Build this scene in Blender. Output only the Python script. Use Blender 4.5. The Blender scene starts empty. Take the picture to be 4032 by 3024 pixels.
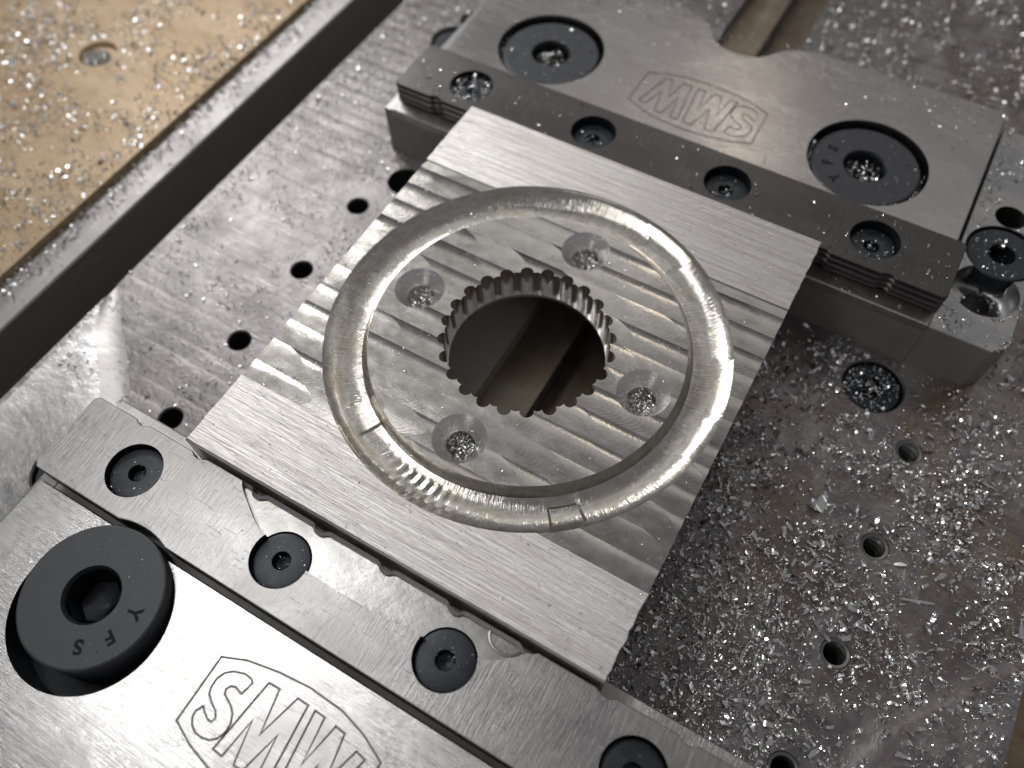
import bpy, bmesh, math, random
import numpy as np
from mathutils import Vector, Matrix, noise
from mathutils.geometry import delaunay_2d_cdt
rnd = random.Random(7)
rng = np.random.default_rng(11)
scn = bpy.context.scene
COL = scn.collection
scn.unit_settings.system = 'METRIC'
scn.unit_settings.scale_length = 0.01          # one unit = one centimetre
R = math.radians
PI = math.pi

# ------------------------------------------------------------------ camera
cam_d = bpy.data.cameras.new("camera")
cam = bpy.data.objects.new("camera", cam_d)
COL.objects.link(cam)
scn.camera = cam
ROT = [[0.8665178729562147, 0.498855146543559, -0.01703873863998317],
       [-0.42329303233563476, 0.7524986824146735, 0.5045480569185494],
       [0.26451802324896617, -0.42998752973915966, 0.8632154653649775]]
m = Matrix(ROT).transposed().to_4x4()
m.translation = Vector((10.1426, -3.0693, 15.4461))
cam.matrix_world = m
cam_d.sensor_fit = 'HORIZONTAL'
cam_d.sensor_width = 36.0
cam_d.lens = 28.466
cam_d.clip_start = 0.5
cam_d.clip_end = 500
cam_d.dof.use_dof = True
cam_d.dof.focus_distance = 17.2
cam_d.dof.aperture_fstop = 0.10

# ------------------------------------------------------------------ world + lamps
w = bpy.data.worlds.new("World")
scn.world = w
w.use_nodes = True
bg = w.node_tree.nodes["Background"]
bg.inputs[0].default_value = (0.98, 0.97, 1.0, 1)
bg.inputs[1].default_value = 0.14

def lamp(name, loc, target, size, energy, color):
    d = bpy.data.lights.new(name, 'AREA')
    d.shape = 'RECTANGLE'
    d.size, d.size_y = size
    d.energy = energy
    d.color = color
    o = bpy.data.objects.new(name, d)
    COL.objects.link(o)
    o.location = loc
    o.rotation_euler = (Vector(target) - Vector(loc)).to_track_quat('-Z', 'Y').to_euler()
    return o
lamp("enclosure_lamp", (-24, 23, 20), (4, 6, 0), (17, 6), 3300, (1.0, 1.0, 0.995))
lamp("left_fill_lamp", (-22, 34, 44), (4, 6, 0), (50, 34), 1150, (1.0, 0.975, 0.95))  # added soft fill, imitates light from the unseen enclosure walls
lamp("overhead_lamp", (-10.5, 1.5, 33), (3, 0, 0), (21, 7.5), 1800, (1.0, 1.0, 0.99))
lamp("door_lamp", (2, -27, 15), (5, 5, 0), (10, 5), 150, (1.0, 0.98, 0.95))
lamp("rear_fill_lamp", (8, 46, 31), (8, 14, 0), (50, 22), 850, (1.0, 0.975, 0.95))  # added broad fill that brightens the rear and right side
lamp("work_lamp", (2.0, 37, 18.5), (6.5, 14.5, 0), (2.6, 1.8), 120, (1.0, 0.87, 0.72))
# small intense unseen lamps, added to make the chips sparkle
for p_ in ((-28, 17, 20), (-24.5, 22, 20.5), (-21, 27, 21)):
    lamp("glint_lamp", p_, (4, 6, 0), (.7, .7), 520, (1.0, 0.99, 0.975))
for p_ in ((-13, -4, 33), (-11, 5, 33)):
    lamp("glint_lamp", p_, (6, 3, 0), (.6, .6), 230, (1.0, 0.99, 0.975))

scn.view_settings.view_transform = 'Standard'
scn.view_settings.look = 'None'
scn.view_settings.exposure = 0.42
scn.view_settings.gamma = 1.0
scn.cycles.max_bounces = 8
scn.cycles.sample_clamp_indirect = 8.0

# ------------------------------------------------------------------ node helper and materials
class G:
    def __init__(s, name):
        s.m = bpy.data.materials.new(name)
        s.m.use_nodes = True
        s.t = s.m.node_tree
        s.b = s.t.nodes["Principled BSDF"]
    def put(s, sock, v):
        if v is None: return
        if hasattr(v, 'is_linked') or isinstance(v, bpy.types.NodeSocket): s.t.links.new(v, sock)
        else: sock.default_value = v
    def node(s, typ, ins=(), **pr):
        n = s.t.nodes.new(typ)
        for k, v in pr.items(): setattr(n, k, v)
        if isinstance(ins, dict):
            for k, v in ins.items(): s.put(n.inputs[k], v)
        else:
            for i, v in enumerate(ins): s.put(n.inputs[i], v)
        return n
    def math(s, op, a, b=None, c=None):
        return s.node('ShaderNodeMath', [a, b, c][:3 if c is not None else (2 if b is not None else 1)], operation=op).outputs[0]
    def co(s):
        if not hasattr(s, '_co'): s._co = s.node('ShaderNodeTexCoord').outputs['Object']
        return s._co
    def scaled(s, sc, rotz=0.0, off=(0, 0, 0)):
        return s.node('ShaderNodeMapping', {'Vector': s.co(), 'Scale': sc, 'Rotation': (0, 0, rotz), 'Location': off}).outputs[0]
    def noise(s, sc, detail=3, rough=.55, vec=None, dist=0.0, scale=1.0):
        v = vec if vec is not None else s.scaled(sc)
        return s.node('ShaderNodeTexNoise', {'Vector': v, 'Scale': scale, 'Detail': detail, 'Roughness': rough, 'Distortion': dist}).outputs['Fac']
    def ramp(s, fac, a, b, lo=0.0, hi=1.0):
        return s.node('ShaderNodeMapRange', {'Value': fac, 'From Min': a, 'From Max': b, 'To Min': lo, 'To Max': hi}).outputs[0]
    def mix(s, fac, a, b):
        n = s.node('ShaderNodeMix', data_type='RGBA')
        s.put(n.inputs['Factor'], fac)
        s.put(n.inputs[6], a if not isinstance(a, tuple) else (*a, 1)[:4])
        s.put(n.inputs[7], b if not isinstance(b, tuple) else (*b, 1)[:4])
        return n.outputs[2]
    def bump(s, h, strength=1.0, dist=1.0, normal=None):
        n = s.node('ShaderNodeBump', {'Strength': strength, 'Distance': dist, 'Height': h})
        if normal is not None: s.t.links.new(normal, n.inputs['Normal'])
        return n.outputs[0]
    def done(s, color, rough, metallic=1.0, normal=None, aniso=None, coat=None):
        b = s.b
        s.put(b.inputs['Base Color'], color if not isinstance(color, tuple) else (*color, 1)[:4])
        s.put(b.inputs['Roughness'], rough)
        s.put(b.inputs['Metallic'], metallic)
        if normal is not None: s.t.links.new(normal, b.inputs['Normal'])
        if aniso is not None: s.put(b.inputs['Anisotropic'], aniso)
        if coat is not None:
            s.put(b.inputs['Coat Weight'], coat); b.inputs['Coat Roughness'].default_value = .12
        return s.m

def rows(g, pitch, tilt, seg, arc=0.5, wob=0.03, alt=0.5, off=0.0, bias=0.0):
    """height field of parallel cutter passes along X with tilted facets"""
    sep = g.node('ShaderNodeSeparateXYZ', [g.co()])
    x, y = sep.outputs[0], sep.outputs[1]
    wv = g.math('MULTIPLY', g.math('SUBTRACT', g.noise((.5, .5, .5), 2), .5), wob * 2)
    yy = g.math('ADD', g.math('DIVIDE', g.math('ADD', g.math('ADD', y, wv), off), pitch), 0.0)
    row = g.math('FLOOR', yy)
    fy = g.math('SUBTRACT', yy, row)
    fc = g.math('SUBTRACT', fy, .5)
    xa = g.math('ADD', x, g.math('MULTIPLY', g.math('MULTIPLY', fc, fc), arc * 4))
    r0 = g.node('ShaderNodeTexWhiteNoise', {'W': row}, noise_dimensions='1D').outputs['Value']
    seglen = g.math('ADD', seg * .5, g.math('MULTIPLY', r0, seg * 1.1))
    xs = g.math('DIVIDE', g.math('ADD', xa, g.math('MULTIPLY', r0, 13.0)), seglen)
    cell = g.math('FLOOR', xs)
    vec = g.node('ShaderNodeCombineXYZ', [cell, row, 0.0]).outputs[0]
    rv = g.node('ShaderNodeTexWhiteNoise', {'Vector': vec}, noise_dimensions='2D')
    r1 = rv.outputs['Value']
    sgn = g.math('SUBTRACT', r1, alt)
    r2 = g.node('ShaderNodeSeparateColor', [rv.outputs['Color']]).outputs[1]
    cusp = g.math('MULTIPLY', g.math('POWER', fy, 4.0), g.math('MULTIPLY_ADD', r2, -tilt * pitch * 1.3, -tilt * pitch * .15))
    h = g.math('MULTIPLY', fy, g.math('MULTIPLY_ADD', sgn, tilt * pitch * .55, bias * pitch))
    dome = cusp
    return g.math('ADD', h, dome), r1, fy, row

def mat_plate_floor():
    g = G("milled_aluminium")
    h, r1, fy, row = rows(g, .62, .125, 2.2, .55, .012, .5, .08, -.01)
    fine = g.noise((14, 90, 14), 2)
    cloud = g.noise((2.2, 3.5, 2.2), 4, .6)
    spot = g.noise((26, 26, 26), 2, .7)
    sep = g.node('ShaderNodeSeparateXYZ', [g.co()])
    fc = g.math('SUBTRACT', fy, .5)
    arcs = g.math('SINE', g.math('MULTIPLY', g.math('ADD', sep.outputs[0], g.math('MULTIPLY', g.math('MULTIPLY', fc, fc), 1.1)), 52.0))
    hh = g.math('ADD', h, g.math('MULTIPLY', g.math('MULTIPLY', arcs, g.ramp(g.noise((.9, 1.3, 1), 2), .42, .66)), .00032))
    hh = g.math('ADD', hh, g.math('MULTIPLY', g.noise((1.6, 5.0, 2), 3, .6), .0045))
    hh = g.math('ADD', hh, g.math('MULTIPLY', fine, .0012))
    col = g.mix(g.ramp(cloud, .35, .7), (.44, .42, .39), (.56, .545, .52))
    col = g.mix(g.ramp(spot, .62, .75), col, (.42, .38, .33))
    rough = g.math('ADD', g.ramp(r1, 0, 1, .15, .24), g.ramp(cloud, .3, .7, -.02, .06))
    return g.done(col, rough, 1, g.bump(hh, 1.0))
def mat_stock():
    g = G("sawn_stock_aluminium")
    streak = g.noise((.35, 42, 20), 4, .65)
    streak2 = g.noise((.16, 13, 6), 3, .65)
    pit = g.noise((7, 13, 9), 3, .7)
    pit2 = g.noise((3.2, 6, 9), 4, .75)
    col = g.mix(g.ramp(streak, .3, .7), (.55, .525, .50), (.92, .91, .89))
    col = g.mix(g.ramp(streak2, .42, .60, 0, .6), col, (.55, .50, .47))
    col = g.mix(g.ramp(pit, .64, .70, 0, .85), col, (.22, .18, .15))
    col = g.mix(g.ramp(pit2, .64, .70, 0, .6), col, (.42, .33, .27))
    h = g.math('ADD', g.math('MULTIPLY', streak, .022), g.math('MULTIPLY', pit, -.006))
    h = g.math('ADD', h, g.math('MULTIPLY', streak2, .02))
    return g.done(col, g.ramp(streak, .3, .7, .46, .36), .92, g.bump(h, .8), .45)
def mat_groove(cx, cy):
    g = G("ball_milled_aluminium")
    sep = g.node('ShaderNodeSeparateXYZ', [g.co()])
    dx = g.math('SUBTRACT', sep.outputs[0], cx); dy = g.math('SUBTRACT', sep.outputs[1], cy)
    a = g.math('ARCTAN2', dy, dx)
    r = g.math('SQRT', g.math('ADD', g.math('MULTIPLY', dx, dx), g.math('MULTIPLY', dy, dy)))
    v = g.node('ShaderNodeCombineXYZ', [g.math('MULTIPLY', a, 4.2), r, sep.outputs[2]]).outputs[0]
    mp = lambda s: g.node('ShaderNodeMapping', {'Vector': v, 'Scale': s}).outputs[0]
    slant = g.node('ShaderNodeMapping', {'Vector': v, 'Scale': (16, 2.2, 2.2), 'Rotation': (0, 0, .35)}).outputs[0]
    n1 = g.noise(None, 3, .6, vec=slant)
    n2 = g.noise(None, 2, .5, vec=mp((1.3, 2.6, 2)))
    n3 = g.noise(None, 3, .65, vec=mp((46, 1.6, 1.6)))
    n4 = g.noise(None, 4, .65, vec=mp((4, 9, 9)))
    # stretches of groove cut by separate tool passes lean a little differently
    w1 = g.math('ADD', g.math('MULTIPLY', a, 3.1), g.math('MULTIPLY', g.noise(None, 1, .5, vec=mp((1.2, 1.5, 1))), 1.6))
    cell = g.math('FLOOR', w1)
    rc = g.node('ShaderNodeTexWhiteNoise', {'W': cell}, noise_dimensions='1D').outputs['Value']
    lean = g.math('MULTIPLY', g.math('SUBTRACT', r, 4.165), g.math('MULTIPLY', g.math('SUBTRACT', rc, .45), .17))
    h = g.math('ADD', g.math('MULTIPLY', n1, .006), g.math('MULTIPLY', n3, .0032))
    h = g.math('ADD', h, g.math('ADD', lean, g.math('MULTIPLY', n2, .012)))
    col = g.mix(g.ramp(n4, .35, .7), (.52, .495, .44), (.68, .66, .63))
    col = g.mix(g.ramp(n2, .5, .66, 0, .5), col, (.42, .365, .28))
    rough = g.math('ADD', g.ramp(n3, .3, .7, .14, .21), g.ramp(n2, .3, .7, -.03, .06))
    return g.done(col, rough, 1, g.bump(h, 1.0))
def mat_bore():
    g = G("bored_aluminium")
    n = g.noise((30, 30, .6), 3, .6)
    col = g.mix(g.ramp(n, .3, .7), (.62, .61, .59), (.86, .85, .83))
    return g.done(col, .20, 1, g.bump(g.math('MULTIPLY', n, .006), 1.0))
def mat_cone():
    g = G("countersunk_aluminium")
    n = g.noise((2.5, 2.5, 42), 3, .6)
    n2 = g.noise((18, 18, 18), 3, .65)
    col = g.mix(g.ramp(n2, .4, .7), (.84, .825, .80), (.66, .645, .62))
    return g.done(col, .25, 1, g.bump(g.math('ADD', g.math('MULTIPLY', n, .0065), g.math('MULTIPLY', n2, .003)), 1.0))
def mat_brushed(name, c0, c1, rough, sc, rotz=0.0, bumpv=.004, film=None, metallic=1.0, aniso=.3, scratch=.0):
    g = G(name)
    st = g.noise(None, 4, .65, vec=g.scaled(sc, rotz))
    big = g.noise((.45, .7, .5), 4, .6, dist=.6)
    col = g.mix(g.ramp(st, .3, .7), c0, c1)
    h = g.math('MULTIPLY', st, bumpv)
    rr = g.math('ADD', g.ramp(st, .3, .7, rough - .03, rough + .05), g.ramp(big, .3, .7, -.05, .08))
    if film:
        col = g.mix(g.ramp(big, .42, .68, 0, film[1]), col, film[0])
    h = g.math('ADD', h, g.math('MULTIPLY', big, .02))
    if scratch:
        s1 = g.noise(None, 1, .4, vec=g.scaled((1.2, 60, 1), .55))
        s2 = g.noise(None, 1, .4, vec=g.scaled((50, 1.1, 1), .35))
        sm = g.math('MAXIMUM', g.ramp(s1, .74, .78), g.ramp(s2, .75, .79))
        h = g.math('SUBTRACT', h, g.math('MULTIPLY', sm, .004 * scratch))
        col = g.mix(g.math('MULTIPLY', sm, .5), col, (.85, .84, .82))
    return g.done(col, rr, metallic, g.bump(h, 1.0), aniso)
def mat_base():
    g = G("coolant_filmed_plate")
    h, r1, fy, row = rows(g, .47, .032, 4.0, 1.2, .05, .5, 0, .0)
    big = g.noise((.28, .33, .3), 4, .6, dist=.8)
    mid = g.noise((1.1, 1.4, 1.2), 4, .65)
    swirl = g.noise((2.4, 2.0, 2), 2, .5, dist=2.2)
    st = g.noise(None, 3, .6, vec=g.scaled((3, 60, 3), .2))
    col = g.mix(g.ramp(mid, .3, .7), (.27, .258, .255), (.38, .367, .362))
    film = g.math('MULTIPLY', g.ramp(big, .46, .66), g.ramp(g.node('ShaderNodeSeparateXYZ', [g.co()]).outputs[0], 4, 11, .35, 1.0))
    col = g.mix(g.math('MULTIPLY', film, .75), col, (.23, .16, .088))
    col = g.mix(g.ramp(mid, .62, .74, 0, .45), col, (.20, .19, .19))
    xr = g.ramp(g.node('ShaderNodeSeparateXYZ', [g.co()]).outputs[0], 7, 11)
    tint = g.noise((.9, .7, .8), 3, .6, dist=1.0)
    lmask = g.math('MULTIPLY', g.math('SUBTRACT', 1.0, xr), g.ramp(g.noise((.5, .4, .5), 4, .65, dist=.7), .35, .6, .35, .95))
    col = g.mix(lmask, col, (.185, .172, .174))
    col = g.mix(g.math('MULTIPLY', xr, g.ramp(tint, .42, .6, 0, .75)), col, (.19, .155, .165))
    s1 = g.noise(None, 1, .4, vec=g.scaled((.8, 34, 1), .9)); s2 = g.noise(None, 1, .4, vec=g.scaled((.9, 30, 1), -.35))
    sm = g.math('MULTIPLY', g.math('MAXIMUM', g.ramp(s1, .70, .75), g.ramp(s2, .71, .76)), g.ramp(g.noise((.6, .6, .6), 2), .42, .6))
    col = g.mix(g.math('MULTIPLY', sm, .7), col, (.62, .59, .57))
    hh = g.math('ADD', h, g.math('MULTIPLY', swirl, .018))
    hh = g.math('ADD', hh, g.math('MULTIPLY', st, .003))
    rough = g.math('SUBTRACT', g.math('ADD', g.ramp(big, .3, .7, .46, .38), g.ramp(mid, .3, .7, -.04, .10)), g.math('MULTIPLY', xr, .13))
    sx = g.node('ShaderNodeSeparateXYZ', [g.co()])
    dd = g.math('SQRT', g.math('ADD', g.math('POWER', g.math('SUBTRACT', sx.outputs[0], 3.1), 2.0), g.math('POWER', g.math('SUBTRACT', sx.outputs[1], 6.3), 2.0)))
    bore_lit = g.ramp(g.math('ADD', dd, g.math('MULTIPLY', mid, 1.2)), 3.1, 2.3)  # paler matte patch painted in for light falling under the bore
    col = g.mix(g.math('MULTIPLY', bore_lit, .85), col, (.40, .355, .30))
    met = g.math('SUBTRACT', .72, g.math('MULTIPLY', bore_lit, .6))
    return g.done(col, rough, met, g.bump(hh, 1.0))
def mat_table():
    g = G("oily_tan_table")
    big = g.noise((.22, .5, .3), 4, .6, dist=.5)
    mid = g.noise((1.3, 2.2, 1.5), 4, .7)
    fine = g.noise((18, 18, 18), 3, .7)
    col = g.mix(g.ramp(big, .35, .65), (.34, .235, .130), (.43, .315, .195))
    col = g.mix(g.ramp(mid, .5, .72, 0, .7), col, (.20, .14, .08))
    col = g.mix(g.ramp(fine, .55, .75, 0, .5), col, (.50, .44, .36))
    return g.done(col, .42, .25, g.bump(g.math('MULTIPLY', g.math('ADD', mid, fine), .012), 1.0))
def mat_black(name, col=(.028, .031, .036), rough=.42, spec=.5):
    g = G(name)
    n = g.noise((22, 22, 22), 4, .7)
    n2 = g.noise((2.5, 2.5, 2.5), 4, .6)
    c = g.mix(g.ramp(n, .55, .72, 0, .5), col, tuple(min(1, v * 2.2) for v in col))
    c = g.mix(g.ramp(n2, .45, .7, 0, .5), c, tuple(v * 1.6 for v in col))
    g.b.inputs['Specular IOR Level'].default_value = spec
    return g.done(c, g.ramp(n2, .3, .7, rough - .06, rough + .1), .35, g.bump(g.math('MULTIPLY', n, .005), .8))
def mat_plain(name, col, rough, metallic=1.0):
    g = G(name)
    n = g.noise((20, 20, 20), 3, .6)
    c = g.mix(n, tuple(v * .85 for v in col), tuple(min(1, v * 1.1) for v in col))
    return g.done(c, rough, metallic)

PC = (5.09, 5.86)                       # centre of the ring, the bore and the hole circle
M_FLOOR, M_STOCK, M_GROOVE, M_BORE, M_CONE = mat_plate_floor(), mat_stock(), mat_groove(*PC), mat_bore(), mat_cone()
M_SAWN = mat_brushed("sawn_edge_aluminium", (.30, .29, .28), (.55, .54, .52), .42, (8, 60, 8), .9, .02)
M_FRONTSTRIP = mat_brushed("ground_jaw_steel", (.36, .35, .345), (.52, .51, .505), .36, (26, 2.2, 3), 0, .006, ((.40, .37, .36), .5), 1.0, .3, 1.0)
M_BACKSTRIP = mat_brushed("dark_jaw_steel", (.080, .075, .074), (.122, .115, .113), .36, (26, 2.2, 3), 0, .005, ((.085, .077, .077), .6), .9, .2)
M_BODY = mat_brushed("brushed_body_steel", (.60, .59, .585), (.80, .79, .78), .24, (.9, 60, 8), .0, .0035, ((.55, .53, .52), .6), 1.0, .5, .7)
M_BODYB = mat_brushed("dull_body_steel", (.34, .325, .315), (.46, .445, .43), .25, (1.2, 50, 8), .25, .003, ((.36, .335, .325), .6), 1.0, .35, .6)
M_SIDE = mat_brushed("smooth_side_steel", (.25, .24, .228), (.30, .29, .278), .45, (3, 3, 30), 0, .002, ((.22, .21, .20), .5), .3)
M_EAR = mat_brushed("flange_steel", (.34, .335, .33), (.48, .47, .465), .30, (4, 20, 5), .4, .003, ((.27, .28, .29), .7), 1.0)
M_LIP = mat_brushed("jaw_lip_steel", (.48, .465, .45), (.72, .70, .68), .34, (30, 3, 3), 0, .012, ((.30, .28, .26), .6))
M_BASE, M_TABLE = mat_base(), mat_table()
M_RAIL = mat_brushed("grey_rail_steel", (.28, .265, .26), (.37, .355, .35), .52, (20, 1.2, 3), 0, .003, ((.30, .285, .285), .7), .9)
M_WALL = mat_brushed("dark_wall_steel", (.17, .17, .167), (.21, .21, .207), .55, (3, .8, 6), 0, .002, None, .05)
M_BLACK = mat_black("black_oxide_bolt", (.056, .058, .064), .46)
M_SCREW = mat_black("black_oxide_screw", (.034, .038, .045), .38)
M_SOCK_SHADE = mat_black("socket_and_shade_black", (.012, .013, .016), .40, .4)  # black of the sockets, also painted shade for gaps and counterbores
M_STAMP = mat_black("stamped_letters", (.012, .012, .015), .6, .2)
M_ENGR = mat_plain("engraved_floor", (.30, .27, .28), .55, .7)
M_ENGRB = mat_plain("faint_engraved_floor", (.27, .25, .245), .5, .9)
M_SLOT = mat_brushed("oily_slot_steel", (.20, .165, .125), (.30, .26, .21), .42, (3, 1.2, 3), 0, .006, ((.16, .105, .055), .8), .6)
M_CHIP = mat_plain("aluminium_chip", (.93, .93, .93), .15, 1.0)
M_CHIPS = mat_plain("scattering_aluminium_chip", (.93, .93, .92), .34, 1.0)
M_CHIPD = mat_plain("dull_aluminium_chip", (.62, .62, .63), .28, 1.0)
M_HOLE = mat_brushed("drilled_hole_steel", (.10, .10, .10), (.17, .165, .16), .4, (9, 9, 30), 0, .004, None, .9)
M_THREAD = mat_plain("tapped_thread_steel", (.26, .255, .25), .30, 1.0)
M_POCKET = mat_brushed("swirled_pocket_steel", (.34, .335, .33), (.48, .475, .465), .31, (2.2, 3.0, 2), .3, .012, ((.42, .40, .37), .6))

# ------------------------------------------------------------------ mesh helpers
class MB:
    def __init__(s): s.v = []; s.f = []; s.mi = []; s.sm = []
    def add(s, verts, faces, mi=0, smooth=True):
        o = len(s.v); s.v += [tuple(map(float, p)) for p in verts]
        for f in faces: s.f.append(tuple(i + o for i in f)); s.mi.append(mi); s.sm.append(smooth)
    def quad(s, a, b, c, d, mi=0): s.add([a, b, c, d], [(0, 1, 2, 3)], mi, False)
    def build(s, name, mats, parent=None, at=(0, 0, 0), merge=1e-5, sharp=28):
        me = bpy.data.meshes.new(name)
        me.from_pydata([(x - at[0], y - at[1], z - at[2]) for x, y, z in s.v], [], s.f)
        me.polygons.foreach_set('material_index', s.mi)
        for mm in (mats if isinstance(mats, (list, tuple)) else [mats]): me.materials.append(mm)
        if merge:
            bm = bmesh.new(); bm.from_mesh(me)
            bmesh.ops.remove_doubles(bm, verts=bm.verts, dist=merge)
            bmesh.ops.recalc_face_normals(bm, faces=bm.faces)
            bm.to_mesh(me); bm.free()
        me.polygons.foreach_set('use_smooth', [True] * len(me.polygons))
        me.set_sharp_from_angle(angle=R(sharp))
        me.update()
        o = bpy.data.objects.new(name, me); COL.objects.link(o)
        if parent is not None:
            o.parent = parent
            o.location = Vector(at) - parent.location
        else: o.location = at
        return o

def circ(cx, cy, r, n=48, a0=0.0): return [(cx + r * math.cos(a0 + 2 * PI * i / n), cy + r * math.sin(a0 + 2 * PI * i / n)) for i in range(n)]
def inside(loop, x, y):
    L = np.asarray(loop); x1, y1 = L[:, 0], L[:, 1]; x2, y2 = np.roll(x1, -1), np.roll(y1, -1)
    c = (y1 > y) != (y2 > y)
    with np.errstate(divide='ignore', invalid='ignore'):
        xi = (x2 - x1) * (y - y1) / (y2 - y1) + x1
    return bool(np.count_nonzero(c & (x < xi)) % 2)
def fill(mb, loops, z, pred=None, mi=0, up=True):
    vs, es = [], []
    for L in loops:
        o = len(vs); n = len(L)
        vs += [Vector((p[0], p[1])) for p in L]; es += [(o + i, o + (i + 1) % n) for i in range(n)]
    V, E, F, *_ = delaunay_2d_cdt(vs, es, [], 1, 1e-6)
    keep = []
    for f in F:
        cx = sum(V[i][0] for i in f) / len(f); cy = sum(V[i][1] for i in f) / len(f)
        ok = pred(cx, cy) if pred else (sum(inside(L, cx, cy) for L in loops) % 2 == 1)
        if ok: keep.append(tuple(f) if up else tuple(reversed(f)))
    zf = z if callable(z) else (lambda x, y: z)
    mb.add([(v[0], v[1], zf(v[0], v[1])) for v in V], keep, mi, False)
def wall(mb, loop, z0, z1, mi=0, closed=True, keep=None):
    n = len(loop)
    for i in range(n if closed else n - 1):
        a, b = loop[i], loop[(i + 1) % n]
        if keep and not keep((a[0] + b[0]) / 2, (a[1] + b[1]) / 2): continue
        mb.quad((a[0], a[1], z0), (b[0], b[1], z0), (b[0], b[1], z1), (a[0], a[1], z1), mi)
def lathe(mb, cx, cy, prof, n=48, mi=0, cap=False, a0=0.0):
    o = []
    for r, z in prof: o += [(cx + r * math.cos(a0 + 2 * PI * i / n), cy + r * math.sin(a0 + 2 * PI * i / n), z) for i in range(n)]
    fs = []
    for k in range(len(prof) - 1):
        for i in range(n):
            j = (i + 1) % n
            fs.append((k * n + i, k * n + j, (k + 1) * n + j, (k + 1) * n + i))
    if cap: fs.append(tuple((len(prof) - 1) * n + i for i in range(n)))
    mb.add(o, fs, mi)
def offset(loop, d):
    """inset a counter-clockwise loop by d (mitre)"""
    L = [Vector((p[0], p[1])) for p in loop]; n = len(L); out = []
    for i in range(n):
        a, b, c = L[i - 1], L[i], L[(i + 1) % n]
        t1, t2 = (b - a), (c - b)
        if t1.length < 1e-9 or t2.length < 1e-9: out.append((b.x, b.y)); continue
        t1.normalize(); t2.normalize()
        n1, n2 = Vector((-t1.y, t1.x)), Vector((-t2.y, t2.x))
        mt = n1 + n2
        if mt.length < 1e-6: mt = n1.copy()
        mt.normalize(); k = d / max(.42, mt.dot(n1))
        out.append((b.x + mt.x * k, b.y + mt.y * k))
    return out
def box(mb, x0, x1, y0, y1, z0, z1, mi=0, c=0.0, bottom=True):
    L = [(x0, y0), (x1, y0), (x1, y1), (x0, y1)]
    if c:
        T = offset(L, c); wall(mb, L, z0, z1 - c, mi)
        for i in range(4):
            a, b, p, q = L[i], L[(i + 1) % 4], T[(i + 1) % 4], T[i]
            mb.quad((*a, z1 - c), (*b, z1 - c), (*p, z1), (*q, z1), mi)
        mb.quad(*[(*p, z1) for p in T], mi)
    else:
        wall(mb, L, z0, z1, mi); mb.quad(*[(*p, z1) for p in L], mi)
    if bottom: mb.quad(*[(*p, z0) for p in reversed(L)], mi)
def thing(name, label, cat, loc=(0, 0, 0), group=None):
    o = bpy.data.objects.new(name, None); COL.objects.link(o); o.location = loc
    o.empty_display_size = .5
    o['label'] = label; o['category'] = cat
    if group: o['group'] = group
    return o
def tag(o, label=None, cat=None, group=None, kind=None):
    for k, v in (('label', label), ('category', cat), ('group', group), ('kind', kind)):
        if v: o[k] = v
    return o
def link_copy(src, parent, loc):
    c = src.copy(); COL.objects.link(c); c.parent = parent; c.location = loc
    return c

# ------------------------------------------------------------------ levels
ZB = -2.66          # fixture plate top
ZBODY, ZSTRIP, ZLIP, ZEAR = -.70, -.30, -1.0, -1.06
D = 11.80           # depth of the workpiece
XC = 5.23           # middle of the jaws
SX0, SX1 = XC - 7.93, XC + 7.93

# ------------------------------------------------------------------ table, rail, fixture plate
mb = MB()
L = [(-60, -40), (-9.62, -40), (-9.62, 70), (-60, 70)]
hole = circ(-14.1, 10.2, .66, 32)
fill(mb, [L, hole], -2.42); wall(mb, [(-9.62, -40), (-9.62, 70)], -6, -2.42, 0, False)
lathe(mb, -14.1, 10.2, [(.66, -2.42), (.60, -2.60)], 32, 0, True)
tag(mb.build("machine_table", M_TABLE), kind='structure')
mb = MB()
box(mb, -9.60, -8.42, -40, 70, -8, ZB, 0, .05)
mb.quad((-8.415, -40, -8), (-8.415, 70, -8), (-8.415, 70, ZB - .06), (-8.415, -40, ZB - .06), 1)
tag(mb.build("table_rail", [M_RAIL, M_WALL]), kind='structure')
mb = MB()
box(mb, -9, 60, -40, 70, -8.6, -6.2)
tag(mb.build("table_bed", M_TABLE), kind='structure')

fx = thing("fixture_plate", "wide grey fixture plate under both vises, tapped holes and coolant stains", "fixture plate", (5.4, 8, -6))
BX0, BX1, BY0, BY1 = -6.72, 17.62, -14, 60
land_l = [(-6.62, 2.75), (-6.2, 1.9), (-5.55, 1.36), (-4.95, .84), (-4.45, .34), (-4.05, -.2), (-3.8, -.8), (-3.5, -2.5), (-3.5, -14), (-6.72, -14), (-6.72, 2.75)]
land_r = [(17.62, 5.3), (17.2, 4.75), (16.6, 3.9), (15.85, 2.95), (15.2, 1.8), (14.7, .5), (14.5, -1), (14.5, -14), (17.62, -14)]
COVE = .72
def cove_of(arc, s):
    """parallel arc moved towards the pocket"""
    out = []
    for i, p in enumerate(arc):
        a = Vector(arc[max(0, i - 1)]); b = Vector(arc[min(len(arc) - 1, i + 1)])
        t = (b - a).normalized(); nrm = Vector((-t.y, t.x)) * s
        out.append((p[0] + nrm.x * COVE, p[1] + nrm.y * COVE))
    return out
al = land_l[:8]; bl = cove_of(al, 1); bl[0] = (-6.72, bl[0][1] + .3)
ar = land_r[:7]; br = cove_of(ar, -1); br[0] = (17.62, br[0][1])
outer_l = bl + land_l[8:10] + [] 
ZLAND = ZB + .11
pock_l = bl + [(bl[-1][0], -14), (-6.72, -14)]
pock_r = [(17.62, -14), (br[-1][0], -14)] + list(reversed(br))
LH = [(-2.49, 9.03), (-2.49, 6.28), (-2.49, 3.53), (-2.49, .80)]
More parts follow.
